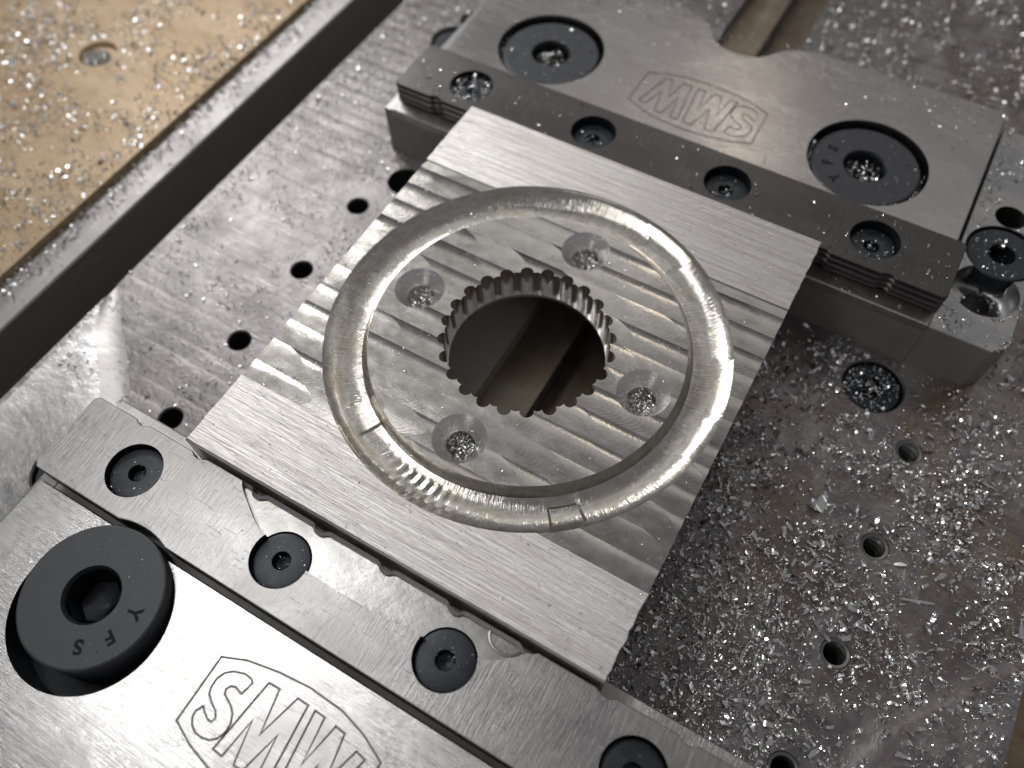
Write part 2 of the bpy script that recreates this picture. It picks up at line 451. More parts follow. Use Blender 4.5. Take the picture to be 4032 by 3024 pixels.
RH = [(14.03, 9.05), (14.03, 6.29), (14.02, 3.55), (13.85, .85)]
big_h = (12.70, 10.45); lb_h = (-1.80, 10.55)
BIGS = [big_h, (-4.0, 16.85), (-3.72, -1.65)]; SMALL = (-4.05, 18.15)
holes = [circ(x, y, .34, 28) for x, y in LH] + [circ(x, y, .335, 28) for x, y in RH] + [circ(*q, .80, 36) for q in BIGS] + [circ(*lb_h, .55, 32), circ(*SMALL, .42, 28)]
SLOT = [[(3.92, -14), (5.22, -14), (5.22, 60), (3.92, 60)], [(5.222, -14), (6.55, -14), (6.55, 60), (5.222, 60)]]
SDEP = (.5, 1.3)
BO = [(BX0, BY0), (BX1, BY0), (BX1, BY1), (BX0, BY1)]
mb = MB()
excl = holes + SLOT + [pock_l, pock_r]
fill(mb, [BO] + excl, ZB, lambda x, y: BX0 < x < BX1 and not any(inside(L, x, y) for L in excl))
wall(mb, BO, -6.2, ZB)
wall(mb, [SLOT[0][0], SLOT[0][3]], ZB - SDEP[0], ZB, 0, False); wall(mb, [SLOT[0][1], SLOT[0][2]], ZB - SDEP[1], ZB - SDEP[0], 0, False)
wall(mb, [SLOT[1][1], SLOT[1][2]], ZB - SDEP[1], ZB, 0, False)
for S, dp in zip(SLOT, SDEP): mb.quad(*[(x, y, ZB - dp) for x, y in S], 2)
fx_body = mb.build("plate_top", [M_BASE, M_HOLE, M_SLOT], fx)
def land(arc, brc, rest, name, mats):
    mb = MB(); n = 8
    lh = [circ(*q, .80, 36) for q in BIGS if inside(arc + rest, *q)]
    fill(mb, [arc + rest] + lh, ZLAND)
    L = arc + rest
    G_ = []
    for i in range(len(arc)):
        a, b = Vector(arc[i]), Vector(brc[i]); row = []
        for k in range(n + 1):
            t = k / n
            z = ZB + .004 + .10 * (1 - t) ** 1.5 - .03 * math.sin(PI * t)      # concave cutter cove
            if k == 0: z = ZLAND
            q = a.lerp(b, t); row.append((q.x, q.y, z))
        G_.append(row)
    vs = [q for r_ in G_ for q in r_]; W = n + 1
    mb.add(vs, [(i * W + k, i * W + k + 1, (i + 1) * W + k + 1, (i + 1) * W + k) for i in range(len(arc) - 1) for k in range(n)], 1)
    return mb.build(name, mats, fx)
M_LAND = mat_brushed("swirled_land", (.44, .435, .43), (.58, .575, .57), .33, (1.6, 2.4, 2), .8, .03, ((.38, .37, .37), .5))
M_COVE = mat_brushed("smooth_cove", (.40, .385, .37), (.50, .48, .465), .46, (2, 6, 3), .6, .006)
def dense(L, k=5):
    out = []
    for i in range(len(L) - 1):
        p0 = Vector(L[max(0, i - 1)]); p1 = Vector(L[i]); p2 = Vector(L[i + 1]); p3 = Vector(L[min(len(L) - 1, i + 2)])
        for j in range(k):
            t = j / k
            q = .5 * ((2 * p1) + (p2 - p0) * t + (2 * p0 - 5 * p1 + 4 * p2 - p3) * t * t + (3 * p1 - p0 - 3 * p2 + p3) * t ** 3)
            out.append((q.x, q.y))
    return out + [tuple(L[-1])]
land(dense(al) + [(-3.5, -14)], dense(bl) + [(bl[-1][0], -14)], [(-6.72, -14)], "raised_land", [M_LAND, M_COVE])
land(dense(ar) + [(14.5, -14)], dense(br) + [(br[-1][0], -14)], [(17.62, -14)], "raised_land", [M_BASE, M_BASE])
for i, (x, y) in enumerate(LH):
    mb = MB(); lathe(mb, x, y, [(.34, ZB), (.30, ZB - .04), (.30, ZB - 1.6)], 28, 0, True)
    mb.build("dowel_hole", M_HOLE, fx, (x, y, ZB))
for i, (x, y) in enumerate(RH):
    mb = MB(); pr = [(.335, ZB), (.312, ZB - .03)]
    for k in range(11):
        z = ZB - .05 - k * .20; pr += [(.250, z), (.250, z - .03), (.318, z - .10), (.318, z - .13)]
    lathe(mb, x, y, pr, 28, 0, True)
    mb.build("tapped_hole", M_THREAD, fx, (x, y, ZB), sharp=12)
for q, zo in zip(BIGS, (0, 0, ZLAND - ZB)):
    zq = ZB + zo
    mb = MB(); lathe(mb, *q, [(.80, zq), (.76, zq - .04), (.76, zq - .65)], 36, 0, True)
    lathe(mb, *q, [(.72, zq - .60), (.72, zq - .16), (.69, zq - .12), (.34, zq - .12)], 36, 1); lathe(mb, *q, [(.34, zq - .12), (.32, zq - .5)], 6, 2, True, .4)
    mb.build("recessed_bolt", [M_HOLE, M_SCREW, M_SOCK_SHADE], fx, (*q, ZB))
mb = MB(); lathe(mb, *SMALL, [(.42, ZB), (.40, ZB - .03), (.40, ZB - 1.2)], 28, 0, True)
mb.build("drilled_hole", M_HOLE, fx, (*SMALL, ZB))
mb = MB(); lathe(mb, *lb_h, [(.55, ZB), (.52, ZB - .04), (.52, ZB - 1.2)], 32, 0, True)
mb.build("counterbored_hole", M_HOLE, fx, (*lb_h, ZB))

# ------------------------------------------------------------------ fasteners (shared meshes)
def screw_mesh():
    mb = MB()
    lathe(mb, 0, 0, [(.612, -.55), (.612, -.07), (.58, -.02), (.50, 0), (.20, -.004)], 40, 0)
    lathe(mb, 0, 0, [(.20, -.004), (.19, -.02)], 40, 1)
    lathe(mb, 0, 0, [(.205, -.02), (.195, -.24)], 6, 1)
    lathe(mb, 0, 0, [(.195, -.24), (.03, -.30)], 6, 0, True)
    o = mb.build("jaw_screw", [M_SCREW, M_SOCK_SHADE]); me = o.data; bpy.data.objects.remove(o); return me
def bolt_mesh():
    mb = MB()
    lathe(mb, 0, 0, [(1.47, -1.4), (1.47, -.05), (1.455, -.02), (1.42, 0), (.60, 0)], 72, 0)
    lathe(mb, 0, 0, [(.60, 0), (.55, -.05)], 72, 1)
    lathe(mb, 0, 0, [(.55, -.05), (.53, -.10)], 72, 1)
    lathe(mb, 0, 0, [(.56, -.10), (.50, -.62)], 6, 1)
    lathe(mb, 0, 0, [(.50, -.62), (.10, -.78)], 6, 1, True)
    o = mb.build("clamp_bolt", [M_BLACK, M_SOCK_SHADE]); me = o.data; bpy.data.objects.remove(o); return me
SCREW, BOLT = screw_mesh(), bolt_mesh()
def put(name, me, parent, loc, rz=0.0):
    o = bpy.data.objects.new(name, me); COL.objects.link(o); o.parent = parent
    o.location = Vector(loc) - parent.location; o.rotation_euler = (0, 0, rz); return o
def letter(ch, parent, x, y, z, rz, size):
    cu = bpy.data.curves.new("stamp_" + ch, 'FONT'); cu.body = ch; cu.size = size; cu.align_x = 'CENTER'; cu.align_y = 'CENTER'
    cu.extrude = .002; cu.offset = .012
    t = bpy.data.objects.new("t", cu); COL.objects.link(t)
    me = bpy.data.meshes.new_from_object(t.evaluated_get(bpy.context.evaluated_depsgraph_get()))
    bpy.data.objects.remove(t)
    me.materials.clear(); me.materials.append(M_STAMP)
    o = bpy.data.objects.new("stamped_letter", me); COL.objects.link(o); o.parent = parent
    o.location = (x, y, z); o.rotation_euler = (0, 0, rz); return o
def stamps(bolt, a0):
    for ch, a in zip("YFS", (a0, a0 - R(34), a0 - R(68))):
        letter(ch, bolt, 1.0 * math.cos(a), 1.0 * math.sin(a), .004, a - PI / 2, .40)

# ------------------------------------------------------------------ logo (in front-vise coordinates)
S_ = [[4.18, -3.19], [4.12, -3.45], [4.04, -3.43], [3.94, -3.41], [3.85, -3.44], [3.81, -3.53], [3.84, -3.61], [3.96, -3.66], [4.09, -3.72], [4.2, -3.81], [4.28, -3.95], [4.29, -4.14], [4.23, -4.29], [4.12, -4.38], [3.97, -4.42], [3.81, -4.41], [3.67, -4.34], [3.58, -4.23], [3.56, -4.12], [3.63, -3.98], [3.73, -4.05], [3.86, -4.12], [3.95, -4.11], [3.97, -4.03], [3.89, -3.93], [3.71, -3.84], [3.58, -3.75], [3.53, -3.62], [3.53, -3.46], [3.59, -3.31], [3.73, -3.2], [3.94, -3.13], [4.1, -3.14]]
M_ = [[4.28, -4.46], [4.45, -3.03], [4.70, -3.02], [4.88, -3.83], [5.10, -2.98], [5.35, -2.98], [5.50, -4.46], [5.28, -4.48], [5.17, -3.69], [4.98, -4.48], [4.78, -4.48], [4.60, -3.71], [4.50, -4.48]]
W_ = [[5.52, -2.99], [5.75, -3.00], [5.86, -3.86], [6.02, -3.02], [6.24, -3.04], [6.40, -3.88], [6.60, -3.18], [6.82, -3.22], [6.50, -4.46], [6.30, -4.47], [6.12, -3.72], [5.96, -4.47], [5.70, -4.47]]
FR = [[3.36, -4.42], [3.34, -3.11], [3.83, -2.91], [4.49, -2.78], [5.18, -2.71], [5.97, -2.74], [6.55, -2.88], [7.10, -3.11], [7.08, -4.42], [6.6, -4.62], [5.9, -4.75], [5.22, -4.80], [4.41, -4.75], [3.85, -4.62]]
def ccw(L):
    a = sum(L[i][0] * L[(i + 1) % len(L)][1] - L[(i + 1) % len(L)][0] * L[i][1] for i in range(len(L)))
    return L if a > 0 else list(reversed(L))
def smooth_loop(L, k=3):
    out = []; n = len(L)
    for i in range(n):
        p0, p1, p2, p3 = (Vector(L[(i + j) % n]) for j in (-1, 0, 1, 2))
        for j in range(k):
            t = j / k
            q = .5 * ((2 * p1) + (p2 - p0) * t + (2 * p0 - 5 * p1 + 4 * p2 - p3) * t * t + (3 * p1 - p0 - 3 * p2 + p3) * t ** 3)
            out.append((q.x, q.y))
    return out
LOGO = [ccw(L) for L in (S_, M_, W_, FR)]
EW = .022
def rings(f):
    out = []
    for L in LOGO:
        P = ccw([f(*p) for p in L]); out.append((offset(P, -EW), offset(P, EW)))
    return out

# ------------------------------------------------------------------ a vise half
def notch(x):
    d = 0.0
    for k in range(-5, 6):
        u = abs(x - (XC + 1.635 * k)) / .17
        if u < 1: d = max(d, .075 * (1 - u * u) ** .5)
    return d
def make_vise(front):
    if front:
        T = lambda y: -y - .07                       # distance from the jaw face -> world y
        t = thing("machine_vise", "front vise jaw in pale brushed steel, big engraved letters, one huge black bolt", "vise jaw", (XC, -4, ZB), "vise jaws gripping the plate")
        strip_m, body_m, side_m, lipm = M_FRONTSTRIP, M_BODY, M_SIDE, M_LIP
    else:
        T = lambda y: D + y + .06
        t = thing("machine_vise", "rear vise jaw with dark screw strip and dull steel body strewn with chips", "vise jaw", (XC, D + 4, ZB), "vise jaws gripping the plate")
        strip_m, body_m, side_m, lipm = M_BACKSTRIP, M_BODYB, M_SIDE, M_LIP
    P = lambda x, y: (x, T(y)) if not front else (x, T(y))
    loop = lambda L: ccw([P(x, y) for x, y in L])
    gap = .13 if front else .02
    # --- screw strip
    sy = 1.95
    xs = np.linspace(SX0 + .10, SX1 - .10, 240)
    inner = [(SX0, .10)] + [(x, notch(x)) for x in xs] + [(SX1, .10)]
    outer = [(SX1, sy - .12), (SX1 - .12, sy)]
    if front:
        bc = (.45, 3.63)
        for i in range(25):
            a = R(40) + R(100) * i / 24
            px, py = bc[0] + 1.80 * math.cos(a), bc[1] - 1.80 * math.sin(a)
            if py < sy: outer.append((px, py))
    outer += [(SX0 + .12, sy), (SX0, sy - .12)]
    SL = loop(inner + outer)
    hs = [circ(*P(XC + k * 3.93, .97), .625, 44) for k in (-1.5, -.5, .5, 1.5)]
    pocket = None; extra = []
    if front:
        pk = [(1.50, -.2), (1.52, .02), (1.70, .20), (1.95, .36), (2.3, .58), (2.70, .74), (3.4, .86), (4.2, .92), (5.2, .92), (6.2, .87), (7.1, .78), (7.77, .65), (8.18, .42), (8.48, .14), (8.60, -.02), (8.62, -.2)]
        pocket = loop(dense(pk, 4)); extra = [pocket]
    inh = lambda x, y: any(inside(h, x, y) for h in hs)
    inp = (lambda x, y: inside(pocket, x, y)) if pocket else (lambda x, y: False)
    ST = offset(SL, .018)
    mb = MB()
    fill(mb, [ST] + hs + extra, ZSTRIP, lambda x, y: inside(ST, x, y) and not inh(x, y) and not inp(x, y))
    n = len(SL)
    zt = lambda q: ZSTRIP - .16 if pocket and inp(q[0], q[1]) else ZSTRIP
    for i in range(n):                                 # edge break + outer walls
        a, b, p_, q_ = SL[i], SL[(i + 1) % n], ST[(i + 1) % n], ST[i]
        zz = zt(((p_[0] + q_[0]) / 2, (p_[1] + q_[1]) / 2 + (-.03 if front else .03)))
        mb.quad((*a, zz - .018), (*b, zz - .018), (*p_, zz), (*q_, zz))
    ynear = lambda y: (y - T(0)) * (-1 if front else 1)
    wall(mb, SL, ZLIP, ZSTRIP - .02, 1, True, lambda x, y: ynear(y) > .12)  # strip side painted black so the gap beside it looks shaded
    # serrated gripping face
    prof = [(0, -.015), (.0, -.06), (.075, -.10), (.075, -.15), (.0, -.20), (.0, -.25), (.075, -.29), (.075, -.34), (.0, -.39), (.0, -.44), (.075, -.48), (.075, -.54), (.02, -.58), (.10, -.70)]
    cols = [(SX0, .1)] + [(x, notch(x) * 1.3) for x in xs] + [(SX1, .1)]
    vs = [(x, T(d + (0 if d >= .1 else 0) + py * (0 if x in (SX0, SX1) else 1)), ZSTRIP + pz) for x, d in cols for py, pz in prof]
    W = len(prof)
    mb.add(vs, [(i * W + k, i * W + k + 1, (i + 1) * W + k + 1, (i + 1) * W + k) for i in range(len(cols) - 1) for k in range(W - 1)], 0, False)
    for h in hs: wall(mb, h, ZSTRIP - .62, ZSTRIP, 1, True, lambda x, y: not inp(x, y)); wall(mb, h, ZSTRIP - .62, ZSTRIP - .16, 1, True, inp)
    for h in hs: fill(mb, [h], ZSTRIP - .62, None, 1)
    if pocket:
        fill(mb, [pocket] + hs + [ST], ZSTRIP - .16, lambda x, y: inp(x, y) and not inh(x, y) and inside(ST, x, y), 2)
        wall(mb, pocket, ZSTRIP - .16, ZSTRIP, 2, True, lambda x, y: inside(ST, x, y) and not inh(x, y))
        cx, cy = P(8.02, .0)
        pr = [(.40, ZSTRIP - .16), (.385, ZSTRIP - .13), (.35, ZSTRIP - .125), (.33, ZSTRIP - .16), (.30, ZSTRIP - .19)]
        vs = []; na = 20
        for r_, z in pr: vs += [(cx + r_ * math.cos(PI + PI * i / na), cy - .03 + r_ * .85 * math.sin(PI + PI * i / na), z + .001) for i in range(na + 1)]
        mb.add(vs, [(k * (na + 1) + i, k * (na + 1) + i + 1, (k + 1) * (na + 1) + i + 1, (k + 1) * (na + 1) + i) for k in range(len(pr) - 1) for i in range(na)], 2)
    mb.build("jaw_strip", [strip_m, M_SOCK_SHADE, M_POCKET, M_WALL], t)
    for j, k in enumerate((-1.5, -.5, .5, 1.5)):
        x, y = P(XC + k * 3.93, .97)
        put("jaw_screw", SCREW, t, (x, y, ZSTRIP - (.15 if front else .26)), rnd.uniform(0, 3))
    # --- lip the plate sits on
    mb = MB(); y0, y1 = sorted((T(-.34), T(.2)))
    box(mb, SX0 + .02, SX1 - .05, y0 - (0 if front else .004), y1, ZLIP - .26, ZLIP, 0, .03)
    mb.build("jaw_lip", lipm, t)
    # --- body
    ybk = 7.65
    if front: BL = [(XC - 7.82, sy + gap), (XC + 7.82, sy + gap), (XC + 7.82, ybk), (XC - 7.82, ybk)]
    else:
        BL = [(XC - 7.72, sy + gap), (XC + 7.76, sy + gap), (XC + 7.76, ybk + .05)]
        arc = [(7.95, ybk), (7.3, ybk - .05), (6.6, ybk - .38), (5.97, ybk - 1.05), (5.23, ybk - 1.2), (4.6, ybk - 1.0), (4.1, ybk - .4), (3.5, ybk - .05), (3.0, ybk)]
        BL += dense(arc, 4) + [(XC - 7.72, ybk)]
    BL = loop(BL)
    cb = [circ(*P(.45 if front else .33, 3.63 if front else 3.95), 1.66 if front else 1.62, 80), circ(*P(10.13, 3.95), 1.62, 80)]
    f = (lambda x, y: (x, y)) if front else (lambda x, y: (2 * XC - x, D - y + .02))
    rg = rings(f)
    BT = offset(BL, .025); DE = .035 if front else .02
    flat = [l for pr in rg for l in pr]
    def on_top(x, y):
        if not inside(BT, x, y) or any(inside(c_, x, y) for c_ in cb): return False
        return not any(inside(o_, x, y) and not inside(i_, x, y) for o_, i_ in rg)
    mb = MB()
    fill(mb, [BT] + cb + flat, ZBODY, on_top)
    n = len(BL)
    for i in range(n):
        a, b, p_, q_ = BL[i], BL[(i + 1) % n], BT[(i + 1) % n], BT[i]
        mb.quad((*a, ZBODY - .025), (*b, ZBODY - .025), (*p_, ZBODY), (*q_, ZBODY))
    wall(mb, BL, ZB, ZBODY - .025)
    for c_ in cb:
        wall(mb, c_, ZBODY - .95, ZBODY, 2 if front else 0); fill(mb, [c_], ZBODY - .95, None, 2)  # black colour stands in for shade in the gap round the bolt
    for o_, i_ in rg: wall(mb, o_, ZBODY - DE, ZBODY); wall(mb, i_, ZBODY - DE, ZBODY)
    mb.build("vise_body", [body_m, side_m, M_SOCK_SHADE], t)
    mb = MB()
    for o_, i_ in rg: fill(mb, [o_, i_], ZBODY - DE)
    tag(mb.build("engraved_lettering", M_ENGR if front else M_ENGRB, t), "engraved outline letters SMW in an arched frame")
    # --- clamp bolts
    if front:
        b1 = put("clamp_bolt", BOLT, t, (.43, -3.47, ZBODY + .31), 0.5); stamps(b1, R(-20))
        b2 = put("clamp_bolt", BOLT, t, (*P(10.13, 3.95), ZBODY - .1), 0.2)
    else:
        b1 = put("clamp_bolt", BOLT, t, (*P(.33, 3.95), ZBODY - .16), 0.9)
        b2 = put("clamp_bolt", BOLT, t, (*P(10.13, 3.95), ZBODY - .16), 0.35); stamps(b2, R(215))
    # --- lower block between the lip and the fixture plate, with flanges
    mb = MB()
    y0, y1 = sorted((T(-.34), T(sy + gap + .02)))
    box(mb, SX0 + .02, SX1 - .05, y0, y1, ZB + .002, ZLIP - .27, 0)
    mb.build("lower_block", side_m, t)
    if front:
        mb = MB(); box(mb, XC - 8.30, XC - 7.83, T(9), T(1.9), ZB, -1.25, 0, .02); mb.build("flange", M_EAR, t)
        return t
    mb = MB(); box(mb, SX0 - .25, SX0 + .02, T(-.33), T(7.5), ZB, ZEAR, 0, .02); mb.build("flange", M_EAR, t)
    for sgn in (1,):
        X = lambda x: x if sgn > 0 else 2 * XC - x
        EL = ccw([(X(x), y) for x, y in [(SX1 - .04, T(-.33)), (14.63, T(-.33)), (14.97, T(.02)), (14.97, T(7.5)), (SX1 - .04, T(7.5))]])
        h1 = circ(X(14.06), 13.30, .82, 44); h2 = circ(X(14.15), 14.72, .93, 44); h3 = circ(X(14.05), 16.05, .40, 32)
        ET = offset(EL, .02)
        mb = MB()
        inn = lambda x, y: inside(h1, x, y) or inside(h2, x, y) or inside(h3, x, y)
        fill(mb, [ET, h1, h2, h3], ZEAR, lambda x, y: inside(ET, x, y) and not inn(x, y))
        for i in range(len(EL)):
            a, b, p_, q_ = EL[i], EL[(i + 1) % len(EL)], ET[(i + 1) % len(EL)], ET[i]
            mb.quad((*a, ZEAR - .02), (*b, ZEAR - .02), (*p_, ZEAR), (*q_, ZEAR))
        wall(mb, EL, ZB, ZEAR - .02, 1)
        wall(mb, h1, ZEAR - .5, ZEAR, 0, True, lambda x, y: not inside(h2, x, y))
        wall(mb, h2, ZEAR - .5, ZEAR, 0, True, lambda x, y: not inside(h1, x, y))
        fill(mb, [h1, h2, circ(X(14.06), 13.22, .36, 32)], ZEAR - .5, lambda x, y: (inside(h1, x, y) or inside(h2, x, y)) and math.hypot(x - X(14.06), y - 13.22) > .355)
        lathe(mb, X(14.06), 13.22, [(.36, ZEAR - .5), (.36, ZEAR - 1.2)], 32, 0, True)
        lathe(mb, X(14.05), 16.05, [(.40, ZEAR), (.40, ZEAR - 1.2)], 32, 2, True)
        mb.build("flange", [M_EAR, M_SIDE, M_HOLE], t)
        mb = MB()
        cx, cy = X(14.15), 14.72
        lathe(mb, cx, cy, [(.86, ZEAR - .49), (.86, ZEAR - .07), (.83, ZEAR - .04), (.34, ZEAR - .04)], 48, 0)
        lathe(mb, cx, cy, [(.34, ZEAR - .04), (.32, ZEAR - .4)], 6, 1, True, .2)
        mb.build("flange_bolt", [M_SCREW, M_SOCK_SHADE], t)
    return t
vise_front = make_vise(True)
vise_back = make_vise(False)

# ------------------------------------------------------------------ workpiece
wp = thing("aluminium_plate", "square aluminium workpiece with a milled ring groove and a toothed centre bore", "workpiece", (*PC, -.95))
ZF = -.035; ZBOT = -.95; RO, RI = 4.675, 3.655
Y1, Y2 = 1.87, 9.50
ring = circ(*PC, RO, 240); isl = circ(*PC, RI, 200)
NT = 24; phase = R(14.2)
gear = []
for k in range(NT):
    a = phase + 2 * PI * k / NT
    rb, rc, rp = 1.915, 1.898, .160
    al_ = math.asin(rp / rb) * 1.02
    for j in range(9):
        b = -PI / 2 - .1 + (PI + .2) * j / 8
        gear.append((PC[0] + math.cos(a) * rc + rp * (math.cos(b) * math.cos(a) - math.sin(b) * math.sin(a)), PC[1] + math.sin(a) * rc + rp * (math.cos(b) * math.sin(a) + math.sin(b) * math.cos(a))))
    a2 = a + 2 * PI / NT
    for j in (1, 2, 3):
        aa = a + al_ + (2 * PI / NT - 2 * al_) * j / 4
        gear.append((PC[0] + rb * math.cos(aa), PC[1] + rb * math.sin(aa)))
CS = [(5.10, 8.79), (5.09, 2.93), (2.16, 5.86), (8.02, 5.86)]
cone = [circ(x, y, .60, 48) for x, y in CS]
rz = random.Random(3)
xr0 = [(0.0 + rz.uniform(-.008, .008), y) for y in np.linspace(D, 0, 60)]
xr1 = [(10.0 + (rz.uniform(-.02, .018) if (y < Y1 or y > Y2) else rz.uniform(-.006, .006)), y) for y in np.linspace(0, D, 90)]
PL = ccw([(x, 0.0) for x in np.linspace(0, 10, 30)[1:-1]] + xr1 + [(x, D) for x in np.linspace(10, 0, 30)[1:-1]] + xr0)
mb = MB()
split = [[(-1, Y1), (11, Y1), (11, Y2), (-1, Y2)]]
CH = .045
PLT = [(x, CH if y == 0 else (y if y > CH else CH)) for x, y in PL]
fill(mb, [PLT, ring, split[0]], 0.0, lambda x, y: inside(PLT, x, y) and not inside(ring, x, y) and not (Y1 < y < Y2), 1)
fill(mb, [PL, ring, split[0]], ZF, lambda x, y: inside(PL, x, y) and not inside(ring, x, y) and (Y1 < y < Y2), 0)
fill(mb, [isl, gear] + cone, ZF, lambda x, y: inside(isl, x, y) and not inside(gear, x, y) and not any(inside(c_, x, y) for c_ in cone), 0)
for yy in (Y1, Y2):
    hx = math.sqrt(RO * RO - (yy - PC[1]) ** 2)
    for a, b in ((-.0, PC[0] - hx), (PC[0] + hx, 10.0)): mb.quad((a, yy, ZF), (b, yy, ZF), (b, yy, 0), (a, yy, 0), 1)
n = len(PL)
for i in range(n):
    a, b = PL[i], PL[(i + 1) % n]
    zt = ZF if Y1 < (a[1] + b[1]) / 2 < Y2 else 0.0
    if a[1] <= CH and b[1] <= CH:
        mb.quad((*a, ZBOT), (*b, ZBOT), (*b, -.05), (*a, -.05), 2)
        mb.quad((*a, -.05), (*b, -.05), (*PLT[(i + 1) % n], 0), (*PLT[i], 0), 1)
    else: mb.quad((*a, ZBOT), (*b, ZBOT), (*b, zt), (*a, zt), 2)
bore_r = circ(*PC, 1.862, 120)
fill(mb, [PL, bore_r], ZBOT, None, 2, False)
mb.build("plate_blank", [M_FLOOR, M_STOCK, M_SAWN], wp, merge=1e-6)
# ring groove
mb = MB(); UG = [-1, -.92, -.80, -.68] + [-.68 + 1.68 * k / 24 for k in range(1, 25)]
NA = 480; NP = len(UG) - 1
rm, hw = (RO + RI) / 2, (RO - RI) / 2

def groove_profile(th_end):
    us = np.linspace(-1, 1, 201); z = [0.0]
    for a, b in zip(us[:-1], us[1:]):
        um = (a + b) / 2
        th = -56 if um < -.68 else -9 + (th_end + 9) * ((um + .68) / 1.68) ** 1.1
        z.append(z[-1] + math.tan(R(th)) * hw * (b - a))
    return us, np.array(z)
clamp = lambda v: max(0.0, min(1.0, v))
lo_, hi_ = 10.0, 80.0
for _ in range(30):
    md = (lo_ + hi_) / 2
    if groove_profile(md)[1][-1] < 0: lo_ = md
    else: hi_ = md
GU, GZ = groove_profile(lo_)
gdep = lambda u: -float(np.interp(u, GU, GZ))
vs = []
for i in range(NA):
    th = 2 * PI * i / NA; dg = math.degrees(th); dg = dg - 360 if dg > 180 else dg
    seg = 1.0 if -54.5 < dg < -45 else 0.0
    flat = 1.0 if -128 < dg < -117 else 0.0
    rip = math.exp(-((dg + 93) / 9.0) ** 2)
    for k in range(NP + 1):
        u = UG[k]                                  # -1 inner .. 1 outer
        r = rm + hw * u
        zt = ZF
        if u > .5:
            yy = PC[1] + RO * math.sin(th)
            if yy < Y1 or yy > Y2: zt = 0.0
        dep = gdep(u)
        if seg: dep += .05 * max(0, 1 - abs(u) ** 4) * (1.2 if u > -.2 else .4)
        if flat: dep = dep * .5 + .5 * min(dep, .15 + .06 * u)
        if abs(u) < 1: dep += rip * .018 * math.sin(R(dg) * 115 + u * 2.6) * (u > -.35)
        z = ZF - dep if k not in (0, NP) else zt
        vs.append((PC[0] + r * math.cos(th), PC[1] + r * math.sin(th), z))
W = NP + 1
mb.add(vs, [(i * W + k, ((i + 1) % NA) * W + k, ((i + 1) % NA) * W + k + 1, i * W + k + 1) for i in range(NA) for k in range(NP)])
mb.build("ring_groove", M_GROOVE, wp, merge=0, sharp=24)
# bore
mb = MB(); wall(mb, gear, -.86, ZF, 0); fill(mb, [gear, bore_r], -.86, None, 0); wall(mb, bore_r, ZBOT, -.86, 0)
mb.build("toothed_bore", M_BORE, wp, merge=1e-6, sharp=40)
for x, y in CS:
    mb = MB(); lathe(mb, x, y, [(.60, ZF), (.325, ZF - .27), (.315, ZF - .29), (.315, ZBOT)], 48, 0, True)
    mb.build("countersunk_hole", M_CONE, wp, (x, y, ZF))

# ------------------------------------------------------------------ chips
def templates():
    T = []
    for k in range(10):
        c = rng.uniform(.4, 2.4); tw = rng.uniform(-.8, .8); wd = rng.uniform(.18, .5); n = 4
        vs, fs = [], []
        for i in range(n + 1):
            s = i / n - .5; a = s * c
            x = math.sin(a) / c; z = (1 - math.cos(a)) / c
            ww = wd * (1 - 1.5 * s * s) * rng.uniform(.75, 1.1)
            for q in (-.5, .5):
                yy = q * ww; zz = z + yy * math.sin(tw * s * 2)
                vs.append((x, yy, zz))
        for i in range(n): fs += [(2 * i, 2 * i + 2, 2 * i + 3), (2 * i, 2 * i + 3, 2 * i + 1)]
        T.append((np.array(vs), np.array(fs)))
    return T
TPL = templates()
def chips(name, pts, smin, smax, mat, tilt=.6, lift=.0):
    """pts: (n,3) places on a surface; one mesh of tiny curled flakes"""
    pts = np.asarray(pts, float); N = len(pts)
    sz = smin * (smax / smin) ** (rng.random(N) ** 2.2)
    V, F, o = [], [], 0
    kind = rng.integers(0, len(TPL), N)
    for k, (tv, tf) in enumerate(TPL):
        I = np.where(kind == k)[0]
        if not len(I): continue
        m_ = len(I)
        yaw = rng.random(m_) * 2 * PI; tx = rng.normal(0, tilt, m_); ty = rng.normal(0, tilt, m_)
        v = tv[None] * sz[I][:, None, None]
        def rot(v, a, i, j):
            c, s = np.cos(a)[:, None], np.sin(a)[:, None]; r = v.copy()
            r[:, :, i] = v[:, :, i] * c - v[:, :, j] * s; r[:, :, j] = v[:, :, i] * s + v[:, :, j] * c; return r
        v = rot(v, rng.choice([0, PI], m_), 1, 2)
        v = rot(v, tx, 1, 2); v = rot(v, ty, 0, 2); v = rot(v, yaw, 0, 1)
        v[:, :, 2] -= v[:, :, 2].min(1)[:, None] - .002
        v += pts[I][:, None, :]
        V.append(v.reshape(-1, 3)); nv = tv.shape[0]
        F.append((tf[None] + (np.arange(m_) * nv)[:, None, None] + o).reshape(-1, 3)); o += m_ * nv
    V = np.concatenate(V); F = np.concatenate(F)
    me = bpy.data.meshes.new(name)
    me.vertices.add(len(V)); me.vertices.foreach_set('co', V.astype(np.float32).ravel())
    me.loops.add(F.size); me.loops.foreach_set('vertex_index', F.astype(np.int32).ravel())
    me.polygons.add(len(F)); me.polygons.foreach_set('loop_start', np.arange(0, F.size, 3, dtype=np.int32))
    me.polygons.foreach_set('use_smooth', np.ones(len(F), bool))
    me.materials.append(mat); me.update(calc_edges=True)
    ob = bpy.data.objects.new(name, me); COL.objects.link(ob)
    return tag(ob, kind='stuff')
def scatter(x0, x1, y0, y1, n, z, dens=None, ok=None):
    out = []; tries = 0
    while len(out) < n and tries < n * 20:
        tries += 1
        x, y = rnd.uniform(x0, x1), rnd.uniform(y0, y1)
        if dens is not None and rnd.random() > dens(x, y): continue
        if ok is not None and not ok(x, y): continue
        out.append((x, y, z(x, y) if callable(z) else z))
    return out
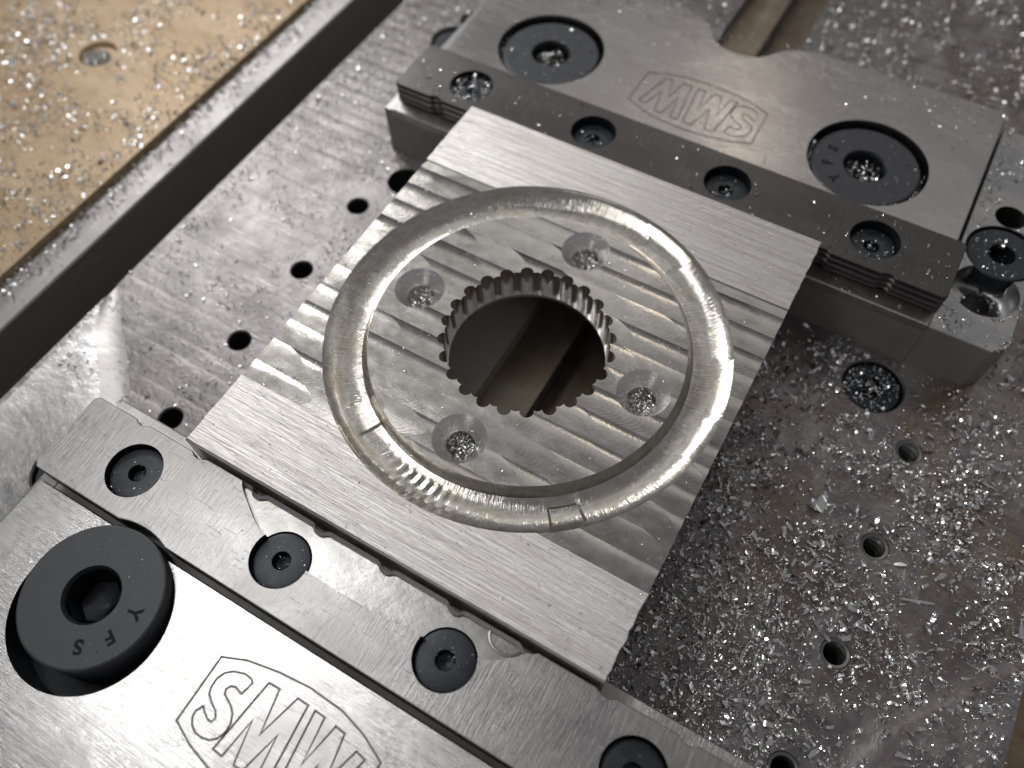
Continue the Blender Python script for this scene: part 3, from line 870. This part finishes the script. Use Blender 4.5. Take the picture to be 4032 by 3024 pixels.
nz = lambda x, y, s, o=0.0: .5 + .5 * noise.noise((x * s + o, y * s - o, 3.1 + o))
clamp = lambda v: max(0.0, min(1.0, v))
in_bholes = lambda x, y: any(math.hypot(x - h[0], y - h[1]) < .36 for h in LH + RH) or any(math.hypot(x - q[0], y - q[1]) < .82 for q in BIGS)
zland = lambda x, y: ZLAND if inside(LANDL, x, y) or inside(LANDR, x, y) else ZB
LANDL = dense(al) + [(-3.5, -14), (-6.72, -14)]; LANDR = dense(ar) + [(14.5, -14), (17.62, -14)]
base_ok = lambda x, y: not in_bholes(x, y) and not (SX0 - .3 < x < 15 and y > 11.45) and not (y < .4 and x < XC + 8.0)
# right of the plate, near: a dense field
pile = lambda x, y: clamp(.30 + 1.2 * math.exp(-(((x - 11.6) / 1.9) ** 2 + ((y - 2.0) / 2.6) ** 2)) + 1.1 * (nz(x, y, .55) - .45) + .8 * (nz(x, y, 1.9, 5) - .5) + .25 * math.exp(-(((x - 15.0) / 1.6) ** 2 + ((y - 8.6) / 2.5) ** 2)))
P1 = scatter(9.4, 17.6, .35, 11.4, 13500, zland, pile, base_ok)
chips("metal_chips", P1, .045, .31, M_CHIP, .75)
P1b = scatter(9.6, 17.6, .35, 11.4, 4500, zland, pile, base_ok)
chips("metal_chips", P1b, .035, .17, M_CHIPS, .7)
# left of the plate
lden = lambda x, y: clamp(.12 + 1.1 * (nz(x, y, .7, 2) - .45) + .9 * math.exp(-((x + 6.3) / .35) ** 2) * clamp((y - 4) / 4) + .35 * clamp((y - 9) / 8))
P2 = scatter(-6.7, 0.2, .4, 28, 5500, zland, lden, lambda x, y: base_ok(x, y))
chips("metal_chips", P2, .05, .18, M_CHIPS, .8)
# rail and table
P3 = scatter(-9.58, -8.45, -3, 40, 3600, ZB, lambda x, y: clamp(1.15 * math.exp(-((x + 9.4) / .42) ** 2) * (.35 + 1.0 * nz(x, y, .8, 4))))
chips("metal_chips", P3, .06, .22, M_CHIPS, .9)
tden = lambda x, y: clamp(.22 + 1.5 * (nz(x, y, .38, 7) - .42) + .8 * (nz(x, y, 1.3, 8) - .5) + .3 * clamp((-x - 15) / 8))
P4 = scatter(-27, -9.7, 0, 34, 26000, -2.42, tden, lambda x, y: math.hypot(x + 14.1, y - 10.2) > .82)
chips("metal_chips", P4, .08, .32, M_CHIPS, .8)
P4c = scatter(-27, -9.7, 0, 34, 16000, -2.42, tden, lambda x, y: math.hypot(x + 14.1, y - 10.2) > .7)
chips("metal_chips", P4c, .05, .15, M_CHIPD, .7)
P4b = [(-14.1 + .55 * math.cos(a) * r, 10.08 + .42 * math.sin(a) * r, -2.59) for a, r in ((rnd.uniform(0, 6.28), rnd.random() ** .5) for _ in range(520))]
chips("metal_chips", P4b, .07, .2, M_CHIPD, .9)
# behind and beside the rear vise
bden = lambda x, y: clamp(.2 + 1.3 * (nz(x, y, .6, 12) - .42))
P5 = scatter(-4, 17.6, 18.5, 45, 9500, ZB, bden, lambda x, y: not (SX0 - .1 < x < SX1 and y < 19.6) and not any(S[0][0] < x < S[1][0] for S in SLOT))
P5 += scatter(15.0, 17.6, 11.4, 19, 420, ZB, bden)
chips("metal_chips", P5, .09, .32, M_CHIPS, .8)
eden = lambda x, y: clamp(.25 + 1.5 * (nz(x, y, 1.1, 20) - .4))
earok = lambda x, y: math.hypot(x - 14.06, y - 13.3) > .84 and math.hypot(x - 14.15, y - 14.72) > .94 and math.hypot(x - 14.05, y - 16.05) > .42
P6 = scatter(13.2, 14.94, 11.6, 19.3, 620, ZEAR, eden, earok) 
P6 += [(14.06 + .75 * math.cos(a) * r, 13.25 + .75 * math.sin(a) * r, ZEAR - .49) for a, r in ((rnd.uniform(0, 6.28), rnd.random() ** .5) for _ in range(60))]
P6 += [(14.15 + .75 * math.cos(a) * r, 14.72 + .75 * math.sin(a) * r, ZEAR - .04) for a, r in ((rnd.uniform(0, 6.28), rnd.random() ** .5) for _ in range(70))]
chips("metal_chips", P6, .04, .18, M_CHIP, .6)
# rear body, strip, bolts
bb = lambda x, y: clamp(.04 + 1.2 * clamp((y - 17.2) / 2.2) * nz(x, y, .8, 30) + .9 * math.exp(-((y - 14.05) / .12) ** 2) * nz(x, y, 1.2, 31))
off_holes = lambda x, y: all(math.hypot(x - bx, y - 15.81) > 1.66 for bx in (.33, 10.13))
P7 = scatter(SX0 + .1, SX1 - .2, 13.95, 19.4, 800, ZBODY, bb, off_holes)
P7 += scatter(SX0 + .1, SX1 - .1, 11.98, 13.7, 260, ZSTRIP, lambda x, y: clamp(.1 + .8 * abs(x - 5.2) / 8), lambda x, y: all(math.hypot(x - (XC + k * 3.93), y - 12.83) > .64 for k in (-1.5, -.5, .5, 1.5)))
for bx, nn in ((.33, 90), (10.13, 45)):
    P7 += [(bx + 1.35 * math.cos(a) * r, 15.81 + 1.35 * math.sin(a) * r, ZBODY - .16) for a, r in ((rnd.uniform(0, 6.28), rnd.random() ** .4) for _ in range(nn)) if r > .45]
    P7 += [(bx + 1.52 * math.cos(a), 15.81 + 1.52 * math.sin(a), ZBODY - .2 + .1 * rnd.random()) for a in (rnd.uniform(3.0, 6.4) for _ in range(110))]
    P7 += [(bx + .45 * math.cos(a) * r, 15.81 + .45 * math.sin(a) * r, ZBODY - .40 - .1 * r + .12 * rnd.random()) for a, r in ((rnd.uniform(0, 6.28), rnd.random() ** .5) for _ in range(240))]
P7 += scatter(SX0 + .05, SX1 - .1, 11.54, 11.80, 90, ZLIP)
chips("metal_chips", P7, .035, .15, M_CHIP, .7)
# chips packed in screw sockets and countersunk holes
P8 = []
for j, k in enumerate((-1.5, -.5, .5, 1.5)):
    x0, y0 = XC + k * 3.93, D + 1.03
    nn, rr, zz = ((300, .57, -.16), (24, .5, -.26), (26, .45, -.26), (60, .52, -.26))[j]
    P8 += [(x0 + rr * math.cos(a) * r, y0 + rr * math.sin(a) * r, ZSTRIP + zz + (.10 * (1 - r) if j == 0 else .02) + .04 * rnd.random()) for a, r in ((rnd.uniform(0, 6.28), rnd.random() ** .5) for _ in range(nn))]
    P8 += [(x0 + .16 * math.cos(a) * r, y0 + .16 * math.sin(a) * r, ZSTRIP - .40 + .06 * rnd.random()) for a, r in ((rnd.uniform(0, 6.28), rnd.random() ** .5) for _ in range(22))]
chips("metal_chips", P8, .05, .16, M_CHIP, .8)
P9 = []
for x, y in CS:
    P9 += [(x + .29 * math.cos(a) * r, y + .29 * math.sin(a) * r, -.44 - .06 * rnd.random() + .07 * (1 - r)) for a, r in ((rnd.uniform(0, 6.28), rnd.random() ** .5) for _ in range(260))]
chips("metal_chips", P9, .04, .13, M_CHIP, .9)
P10 = [(big_h[0] + .68 * math.cos(a) * r, big_h[1] + .68 * math.sin(a) * r, ZB - .11) for a, r in ((rnd.uniform(0, 6.28), rnd.random() ** .5) for _ in range(330))]
for x, y in RH:
    P10 += [(x + .24 * math.cos(a) * r, y + .2 * math.sin(a) * r, ZB - 1.6 + .1 * rnd.random()) for a, r in ((rnd.uniform(0, 6.28), rnd.random() ** .5) for _ in range(26))]
chips("metal_chips", P10, .05, .2, M_CHIP, .8)
# fine swarf on the workpiece, front strip and front body
plate_ok = lambda x, y: not (RI - .02 < math.hypot(x - PC[0], y - PC[1]) < RO + .02) and math.hypot(x - PC[0], y - PC[1]) > 2.12 and all(math.hypot(x - c_[0], y - c_[1]) > .6 for c_ in CS)
P11 = scatter(0.1, 9.9, .1, 11.7, 520, lambda x, y: ZF if Y1 < y < Y2 else 0.0, None, plate_ok)
for _ in range(120):
    a = R(rnd.uniform(110, 285)); u = rnd.uniform(-.75, .3); r = rm + hw * u
    P11.append((PC[0] + r * math.cos(a), PC[1] + r * math.sin(a), ZF - gdep(u)))
for x, y in CS:
    for _ in range(14):
        a = R(rnd.uniform(20, 160)); r = rnd.uniform(.36, .58); P11.append((x + r * math.cos(a), y + r * math.sin(a), ZF - (.60 - r) * .98))
chips("metal_swarf", P11, .025, .085, M_CHIPD, .35)
P12 = scatter(SX0 + .1, 12, -1.9, -.15, 150, ZSTRIP) + scatter(-2, 12, -6, -2.2, 130, ZBODY, None, lambda x, y: math.hypot(x - .42, y + 3.68) > 1.7)
P12 += [(.43 + 1.3 * math.cos(a) * r, -3.47 + 1.3 * math.sin(a) * r, ZBODY + .31) for a, r in ((rnd.uniform(0, 6.28), rnd.random() ** .5) for _ in range(40)) if r > .5]
for k in (-1.5, -.5, .5):
    P12 += [(XC + k * 3.93 + .12 * math.cos(a), -1.04 + .12 * math.sin(a), ZSTRIP - .36) for a in (rnd.uniform(0, 6.28) for _ in range(14))]
    P12 += [(XC + k * 3.93 + .5 * math.cos(a) * r, -1.04 + .5 * math.sin(a) * r, ZSTRIP - .15) for a, r in ((rnd.uniform(0, 6.28), rnd.random() ** .5) for _ in range(16))]
chips("metal_swarf", P12, .02, .06, M_CHIPD, .4)

# a few large chips one can tell apart
def flake(name, label, x, y, z, length, width, curl, yaw, tilt, m_=M_CHIP):
    mb = MB(); n = 8; vs = []
    for lay in (0, -.012):
        for i in range(n + 1):
            s = i / n - .5; a = s * curl
            cx = math.sin(a) / curl * length; cz = (1 - math.cos(a)) / curl * length
            ww = width * (1 - 2.2 * s * s) * (1 + .25 * math.sin(i * 2.1))
            for q in (-.5, .5): vs.append((cx, q * ww, cz + lay + q * ww * tilt * s))
    N = 2 * (n + 1); fs = []
    for i in range(n):
        a = 2 * i
        fs += [(a, a + 2, a + 3, a + 1), (N + a + 1, N + a + 3, N + a + 2, N + a), (a, N + a, N + a + 2, a + 2), (a + 1, a + 3, N + a + 3, N + a + 1)]
    fs += [(0, 1, N + 1, N), (2 * n, N + 2 * n, N + 2 * n + 1, 2 * n + 1)]
    mb.add(vs, fs)
    o = mb.build(name, m_); o.location = (x, y, z + .02); o.rotation_euler = (rnd.uniform(-.2, .2), rnd.uniform(-.15, .15), yaw)
    return tag(o, label, "metal chip", "large chips on the fixture plate")
flake("large_chip", "big crumpled bright foil chip midway between the plate edge and threaded hole", 12.55, 6.6, ZB, .55, .34, 2.2, .9, 1.2)
flake("large_chip", "long thin sliver lying right of the middle threaded hole", 15.2, 5.5, ZB, .75, .07, .6, .35, .2)
flake("large_chip", "pale pointed sliver sticking over the rim of the nearest clear threaded hole", 13.6, 3.85, ZB, .55, .10, .5, 2.6, .3, M_CHIPD)
flake("large_chip", "straight needle chip lying alone in the near dense swarf", 12.3, 2.6, ZB, .5, .045, .4, 1.5, .1)
